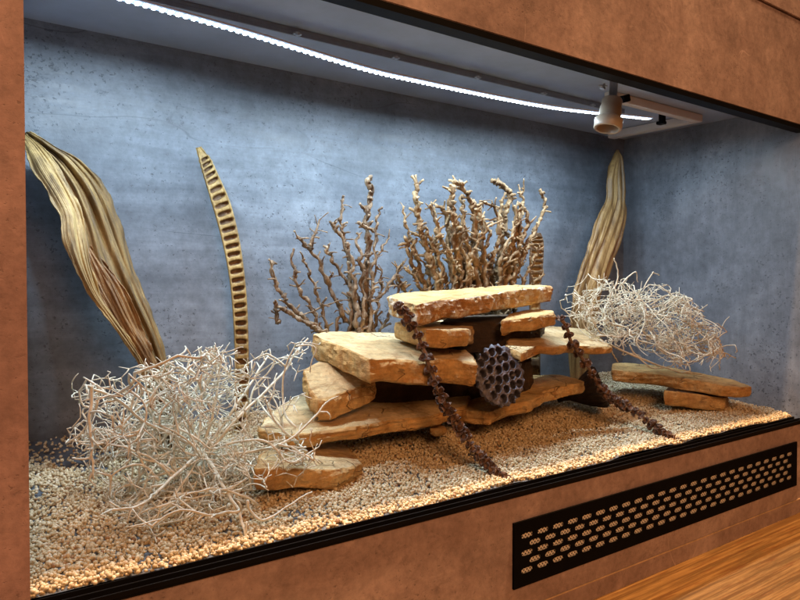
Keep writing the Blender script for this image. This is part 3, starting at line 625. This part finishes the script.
# ================================================================== WIRY BUSHES
def inpoly(x, y, poly):
    c = False; j = len(poly)-1
    for i in range(len(poly)):
        (xi, yi), (xj, yj) = poly[i], poly[j]
        if (yi > y) != (yj > y) and x < (xj-xi)*(y-yi)/(yj-yi)+xi: c = not c
        j = i
    return c
def bush(name, label, root, center, poly, yr, zmin, nprim, rad, m, seed, lens=(.09, .2), curl=.28, group=None, budget=9000, bias=Vector((0, 0, 0)), spawn=.13, twigr=.5, extra=(), cents=()):
    rnd = random.Random(seed); root, center = Vector(root), Vector(center); segs = [0]
    T0 = thing(name, label, 'dry bush', (root.x, root.y, zmin(root)), group); thick, thin = MB(), MB()
    jit = [0, 0]
    def ok(p):
        a, b_ = proj(p); return yr[0] < p.y < yr[1] and .012 < p.x < W-.012 and p.z > zmin(p) and inpoly(a+jit[0], b_+jit[1], poly)
    def rv(): return Vector((rnd.gauss(0, 1), rnd.gauss(0, 1), rnd.gauss(0, 1)))
    def grow(p, d, r, length, depth):
        step = .0046; n = max(3, int(length/step)); pts = [p]; jit[0], jit[1] = rnd.gauss(0, 7), rnd.gauss(0, 6); turn = rv()*curl*.32; kids = []
        for i in range(n):
            turn = turn*.92+rv()*curl*.2; nd = (d+turn*.3+rv()*.07).normalized(); q = p+nd*step; tries = 0
            while not ok(q) and tries < (3 if depth else 5):
                nd = (d*.6+rv()*.6+(center-p).normalized()*.25*tries).normalized(); q = p+nd*step; tries += 1
            if not ok(q): break
            p, d = q, nd; pts.append(p); segs[0] += 1
            if depth < 4 and i > 1 and rnd.random() < spawn*(1.25 if depth else 1): kids.append((p.copy(), d.copy(), i/n))
        if len(pts) > 2:
            k = len(pts)-1; rr = [r*(1-.45*i/k)*(1+.16*rnd.uniform(-1, 1)) for i in range(k+1)]
            (thick if depth < 2 else thin).tube(pts, rr, 6 if depth < 2 else 5)
            if depth >= 1 or True:
                for _ in range(rnd.choice((0, 1, 2, 2))):         # terminal fork
                    if depth < 4: kids.append((pts[-1], d, .95))
        for kp, kd, t in kids:
            if segs[0] > budget: return
            ax = kd.cross(rv()).normalized(); ang = rnd.uniform(.5, 1.15)*rnd.choice((1, 1, -1)); nd = (Matrix.Rotation(ang, 3, ax) @ kd).normalized()
            grow(kp, nd, max(r*rnd.uniform(.6, .82), rad*twigr*.72), length*rnd.uniform(.2, .55), depth+1)
    for i in range(nprim):
        if segs[0] > budget: break
        u = rv().normalized(); d = (u+bias).normalized(); st = root+rv()*.012
        if cents and i % 4: st = Vector(rnd.choice(cents))+rv()*.02
        elif i % 3 == 0: st = center+Vector((rnd.uniform(-1, 1)*.07, rnd.uniform(-1, 1)*.05, rnd.uniform(-1, 1)*.03))
        if not ok(st): st = root
        grow(st, d, rad*rnd.uniform(.75, 1.1), rnd.uniform(*lens), 0)
    for px, Ys, r in extra:
        P = spline([at(x, y, Y) for (x, y), Y in zip(px, Ys)], 26); P = [p+Vector((noise.noise(Vector((i*.3, r*999, 0))), noise.noise(Vector((i*.3, 5, r*999))), noise.noise(Vector((i*.3, 9, 2))) ))*.003 for i, p in enumerate(P)]
        thick.tube(P, [r*(1-.4*i/26) for i in range(27)], 6)
        for i in range(4, 26, 3):
            d = (P[i]-P[i-1]).normalized(); nd = (d+rv()*.55).normalized(); grow(P[i], nd, r*.62, rnd.uniform(.012, .035), 3)
    thick.build('stem', m, T0, smooth=True); thin.build('twig_tangle', m, T0, smooth=True)
    return T0
def zb(p): return .186+.13*max(p.y, 0)+.004
LP = [(75, 372), (110, 380), (150, 368), (200, 350), (216, 346), (240, 356), (275, 352), (292, 345), (312, 330), (314, 352), (306, 385), (325, 400), (330, 420), (318, 455), (300, 478), (262, 500), (250, 545), (238, 556), (205, 520), (150, 535), (105, 512), (92, 480), (82, 462), (70, 440), (84, 410)]
bush('dry_bush', 'large bleached whitish tangle of wiry twigs lying at the left end of the gravel', at(205, 450, .17), at(200, 430, .17), LP, (.035, .32), zb, 110, .0018, M['bushw'], 11, (.06, .17), .5, 'dry wiry bushes', 10500, Vector((-.03, -.08, .2)), spawn=.16, twigr=.62, cents=[at(130, 420, .14), at(110, 405, .12), at(200, 395, .18), at(262, 385, .17), at(160, 480, .1), at(230, 470, .12), at(285, 440, .12), at(215, 372, .2), at(170, 400, .16), at(240, 520, .06)],
     extra=[([(196, 445), (150, 425), (118, 400), (92, 388), (84, 385)], (.16, .13, .11, .1, .09), .002), ([(92, 385), (90, 420), (92, 452), (93, 472)], (.1, .095, .09, .09), .002),
            ([(210, 450), (235, 420), (262, 395), (285, 370), (297, 350), (308, 338)], (.17, .16, .17, .19, .2, .2), .0022), ([(215, 455), (250, 452), (285, 442), (312, 420), (326, 402)], (.15, .12, .1, .1, .1), .0019),
            ([(205, 455), (222, 485), (240, 515), (246, 548)], (.15, .09, .055, .035), .0024), ([(200, 452), (170, 480), (140, 505), (108, 510)], (.15, .1, .07, .06), .002), ([(245, 500), (262, 520), (290, 505), (312, 492)], (.06, .05, .05, .055), .0016),
            ([(205, 440), (215, 405), (218, 372), (214, 350)], (.17, .17, .18, .19), .002), ([(200, 440), (175, 405), (160, 385), (150, 372)], (.17, .16, .15, .15), .002), ([(212, 448), (262, 440), (290, 462), (315, 450)], (.14, .1, .08, .085), .0017),
            ([(238, 510), (210, 515), (180, 510), (150, 528)], (.055, .05, .05, .05), .0017), ([(208, 446), (240, 400), (258, 372), (268, 356)], (.17, .18, .19, .2), .0019)])
# brown root stock of the left bush
RP = [(567, 302), (572, 288), (590, 285), (600, 274), (612, 282), (640, 283), (658, 278), (672, 288), (690, 300), (708, 316), (718, 326), (727, 340), (724, 362), (712, 372), (698, 366), (676, 366), (660, 352), (640, 350), (620, 346), (600, 338), (582, 330), (568, 318)]
def zr(p): return .27
bush('dry_bush', 'cream coloured rounded tangle of thin curly twigs resting on the stones at the right', at(608, 335, .2), at(645, 322, .17), RP, (.05, .31), zr, 130, .0016, M['bushc'], 23, (.06, .16), .7, 'dry wiry bushes', 8800, Vector((.2, -.1, .1)), spawn=.11, twigr=.7, cents=[at(598, 310, .22), at(625, 318, .19), at(655, 318, .16), at(685, 330, .13), at(705, 345, .11), at(640, 300, .18)],
     extra=[([(600, 340), (625, 352), (650, 362), (680, 372), (702, 374)], (.19, .17, .15, .13, .125), .0022), ([(610, 335), (650, 335), (690, 345), (722, 352), (736, 358)], (.19, .165, .13, .105, .095), .0016), ([(628, 345), (648, 366), (660, 368), (672, 366)], (.17, .15, .145, .14), .0016),
            ([(614, 290), (617, 282), (618, 270), (614, 258)], (.2, .2, .2, .2), .0018), ([(617, 292), (625, 280), (636, 272), (638, 282)], (.2, .2, .2, .2), .0016), ([(605, 340), (612, 352), (618, 362)], (.19, .18, .18), .0018), ([(640, 330), (665, 345), (668, 330), (664, 315)], (.15, .13, .13, .14), .0016)])

# ================================================================== BEADED STALKS
def stalk(label, px, Ys, gap, r_cup, seed):
    rnd = random.Random(seed); P = spline([at(x, y, Y) for (x, y), Y in zip(px, Ys)], 60)
    T0 = thing('seed_stalk', label, 'seed stalk', P[-1], 'beaded seed stalks'); mb = MB()
    mb.tube([p+Vector((noise.noise(Vector((i*.4, seed, 0))), 0, noise.noise(Vector((i*.4, 3, seed)))))*.0012 for i, p in enumerate(P)], [.0029-.0006*i/60 for i in range(61)], 8, lump=.2, seed=seed); mb.build('stem', M['stalk'], T0, smooth=True)
    tt, t = [], .015
    while t < .985: tt.append(t); t += gap[0]+(gap[1]-gap[0])*min(1, t*1.6)
    for c, t in enumerate(tt):
        i = min(59, int(t*60)); p = P[i].lerp(P[i+1], t*60-i); ax = (P[min(i+2, 60)]-P[max(i-2, 0)]).normalized()
        ax = -(ax+Vector((rnd.uniform(-.25, .25), rnd.uniform(-.25, .25), rnd.uniform(-.25, .25)))).normalized(); x = ax.orthogonal().normalized(); y = ax.cross(x); b = MB()
        k = rnd.choice((4, 5, 5, 6)); ph = rnd.uniform(0, 6); r0 = r_cup*rnd.uniform(.85, 1.15)
        for q in range(k):
            a = ph+2*PI*q/k+rnd.uniform(-.25, .25); o_ = x*math.cos(a)+y*math.sin(a); rr = r0*rnd.uniform(.36, .52)
            if rnd.random() < .12: continue
            d = (o_*rnd.uniform(.8, 1.2)+ax*rnd.uniform(.1, .9)).normalized(); st_ = p+o_*r0*.18
            jag = lambda ri, j, f=rnd.uniform(0, 9): 1+.30*noise.noise(Vector((j*.8, f, ri*.5)))*(1 if ri > 0 else .2)
            b.lathe([(rr*.25, 0), (rr*.7, r0*.16), (rr*1.0, r0*.42), (rr*1.12, r0*.66), (rr*.98, r0*.72), (rr*.72, r0*.5), (rr*.3, r0*.34), (.00005, r0*.3)], st_, d, 12, jag)
        jg = lambda ri, j, f=rnd.uniform(0, 9): 1+.35*noise.noise(Vector((j*.7, f, ri*.6)))
        b.lathe([(r0*.2, -r0*.25), (r0*.62, -r0*.12), (r0*.72, r0*.06), (r0*.5, r0*.2), (r0*.2, r0*.3)], p, ax, 16, jg)
        b.build('seed_cup', M['whorl'], T0, smooth=True, sharp=50)
stalk('long beaded brown seed stalk running from the topmost slab down left of the lotus pod', [(398, 306), (404, 314), (413, 326), (421, 343), (429, 366), (438, 390), (447, 408), (459, 428), (472, 446), (487, 464), (500, 477), (512, 487)],
      (.118, .115, .112, .108, .105, .102, .098, .09, .075, .058, .043, .026), (.062, .029), .0098, 3)
stalk('shorter beaded brown seed stalk running from the thin shelf down to the right gravel edge', [(560, 318), (567, 328), (571, 341), (579, 354), (591, 372), (601, 388), (612, 399), (626, 406), (641, 416), (656, 428), (669, 438), (681, 446)],
      (.15, .145, .142, .138, .132, .125, .115, .1, .082, .062, .042, .025), (.07, .034), .0098, 8)

# ================================================================== LIGHTING HARDWARE
tp = [at(108, -7, .209), at(130, 0, .21), at(245, 32, .215), at(360, 67, .215), at(415, 80, .215), at(497, 97, .215), at(552, 107, .212), at(596, 112.5, .208), at(650, 118.5, .2)]
LEDP = spline(tp, 240)
led = thing('led_strip', 'glowing white led strip sagging along the ceiling', 'led strip', (.6, .22, ZC))
mb = MB(); dn = MB(); gl = MB()
dirn = Vector((0, .05, -1)).normalized()
for i in range(240):
    pass
side = Vector((0, 1, .05)).normalized()
def ribbon(m_, pts, hw, th, off):
    vs = [p+side*sx*hw+dirn*(off+tz*th) for p in pts for tz in (0, 1) for sx in (-1, 1)]; k = len(pts); fs = []
    for i in range(k-1):
        a, b_ = i*4, i*4+4; fs += [(a, a+1, b_+1, b_), (a+2, b_+2, b_+3, a+3), (a, b_, b_+2, a+2), (a+1, a+3, b_+3, b_+1)]
    fs += [(0, 2, 3, 1), (4*k-4, 4*k-3, 4*k-1, 4*k-2)]; m_.add(vs, fs)
ribbon(mb, LEDP, .0075, .0022, -.0022); mb.build('tape', M['tape'], led)
ribbon(gl, LEDP, .0068, .001, .0001); gl.build('phosphor', M['glow'], led)
cum = [0]
for i in range(240): cum.append(cum[-1]+(LEDP[i+1]-LEDP[i]).length)
s_ = .004
while s_ < cum[-1]-.004:
    i = max(j for j in range(240) if cum[j] <= s_); p = LEDP[i].lerp(LEDP[i+1], (s_-cum[i])/(cum[i+1]-cum[i])); t = (LEDP[i+1]-LEDP[i]).normalized()
    for sx in (-.0035, .0035): dn.obox(p+side*sx-t*.0019+dirn*.0017, p+side*sx+t*.0019+dirn*.0017, .0042, .0012, dirn)
    s_ += .0098
dn.build('diodes', M['diode'], led)
y0 = .244
mr = thing('mounting_rail', 'thin aluminium mounting rail screwed to the ceiling above the led strip', 'rail', (.6, y0, ZC))
mb = MB(); mb.box(.02, 1.12, y0-.004, y0+.012, ZC-.006, ZC-.0005); mb.box(.02, 1.12, y0-.004, y0-.0025, ZC-.011, ZC-.006); mb.build('profile', M['alu'], mr, bevel=.0004)
for px in ((292, 36), (393, 58), (473, 78), (539, 94), (590, 105)):
    p = atz(*px, ZC-.008); mb = MB(); mb.box(p.x-.006, p.x+.006, y0-.010, y0-.004, ZC-.0105, ZC-.0085); mb.lathe([(.0001, -.002), (.0028, -.0016), (.003, 0), (.003, .003)], (p.x, y0-.008, ZC-.0105), (0, 0, 1), 12); mb.build('clip', M['steel'], mr)
# white corner frame on the ceiling
zf = ZC-.0005; th = .0150
c1, c2, c3 = atz(630, 94, zf-.006), atz(710, 119, zf-.006), atz(594, 133, zf-th)
cf = thing('corner_frame', 'white lacquered corner frame on the ceiling lit orange along its front', 'frame', (c2.x, c2.y, zf))
mb = MB(); fx1 = 1.292; fy0 = .172; bw = .024
mb.box(.985, fx1, fy0, fy0+.017, zf-th, zf); mb.build('front_bar', M['white'], cf, bevel=.0012)
mb = MB(); mb.box(fx1-bw, fx1, fy0+.0172, .392, zf-th, zf-.0003); mb.build('side_bar', M['white'], cf, bevel=.0012)
p = at(667, 121, .2)
mb = MB(); mb.box(p.x-.004, p.x+.004, .205, .217, zf-.022, zf); mb.box(p.x-.010, p.x+.004, .203, .219, zf-.025, zf-.019); mb.build('clip', M['black'], cf, bevel=.0008)
# ceramic lamp socket on a bracket
Yk = .095; a0, a1 = at(612.5, 99, Yk), at(607.5, 129, Yk); ax = (a1-a0).normalized(); Ls = (a1-a0).length
lamp = thing('lamp_holder', 'cream ceramic bulb socket hanging from a steel bracket beside the corner frame', 'lamp holder', (a0.x, Yk, ZC))
mb = MB(); rs = .0175
prof = [(.0001, 0), (rs*.86, 0), (rs*.95, .003), (rs*.95, Ls*.28), (rs*1.02, Ls*.3), (rs*1.04, Ls*.62), (rs*1.22, Ls*.66), (rs*1.3, Ls*.7), (rs*1.3, Ls*.97), (rs*1.24, Ls), (rs*1.05, Ls), (rs*.98, Ls*.96), (rs*.95, Ls*.3), (.0001, Ls*.28)]
mb.lathe(prof, a0, ax, 40); mb.build('socket', M['ceramic'], lamp, smooth=True, sharp=35)
mb = MB(); up0 = Vector((a0.x+.004, Yk, ZC)); mb.obox(a0+Vector((0, 0, -.002)), up0, .021, .0022, Vector((0, 1, 0))); mb.obox(up0+Vector((0, -.014, -.0015)), up0+Vector((0, .02, -.0015)), .021, .002); mb.build('bracket', M['steel'], lamp, bevel=.0003)
mb = MB(); q = at(603, 87, Yk); mb.lathe([(.0001, -.004), (.0045, -.0035), (.0045, 0), (.002, .0005), (.002, .006)], q, (.4, -.2, .9), 12); mb.obox(q+Vector((-.01, 0, .001)), q+Vector((.01, 0, .003)), .0035, .0015); mb.build('wing_nut', M['steel'], lamp)
mb = MB(); q = at(625, 99, Yk); mb.obox(q-Vector((.008, 0, .002)), q+Vector((.008, 0, .003)), .011, .012); mb.build('terminal', M['black'], lamp, bevel=.001)

# ================================================================== LIGHT
def area(name, loc, target, sx, sy, power, col, spread=180, shape='RECTANGLE', xdir=None):
    l = bpy.data.lights.new(name, 'AREA'); l.shape = shape; l.size = sx; l.size_y = sy; l.energy = power; l.color = col; l.spread = math.radians(spread)
    o = bpy.data.objects.new(name, l); COL.objects.link(o); o.location = loc
    z = (Vector(loc)-Vector(target)).normalized(); x = Vector(xdir) if xdir is not None else z.orthogonal(); x = (x-z*x.dot(z)).normalized(); y = z.cross(x)
    o.rotation_euler = Matrix((x, y, z)).transposed().to_euler(); return o
NS = 8
for k in range(NS):
    i0, i1 = int(240*k/NS), int(240*(k+1)/NS); a, b_ = LEDP[i0], LEDP[i1]; mid = (a+b_)/2+dirn*.004
    area('led_lamp', mid, mid+dirn, (b_-a).length, .009, 9.4/NS, (.70, .87, 1.0), 178, xdir=(b_-a))
area('ceiling_downlight', (.95, -.125, 2.5), (.85, -.08, 0), .07, .07, 50, (1.0, .55, .24), 120, 'DISK')
area('room_lamp', (-.5, -2.6, 2.0), (.5, 0, .4), 1.4, 1.0, 58, (1.0, .47, .20))
wd = bpy.data.worlds.new('World'); S.world = wd; wd.use_nodes = True
wd.node_tree.nodes['Background'].inputs[0].default_value = (1.0, .62, .36, 1); wd.node_tree.nodes['Background'].inputs[1].default_value = .02

S.view_settings.view_transform = 'Standard'; S.view_settings.look = 'None'; S.view_settings.exposure = 0; S.view_settings.gamma = 1
S.render.engine = 'CYCLES'
try:
    S.cycles.use_denoising = True; S.cycles.max_bounces = 8; S.cycles.diffuse_bounces = 4; S.cycles.sample_clamp_indirect = 4
except Exception: pass
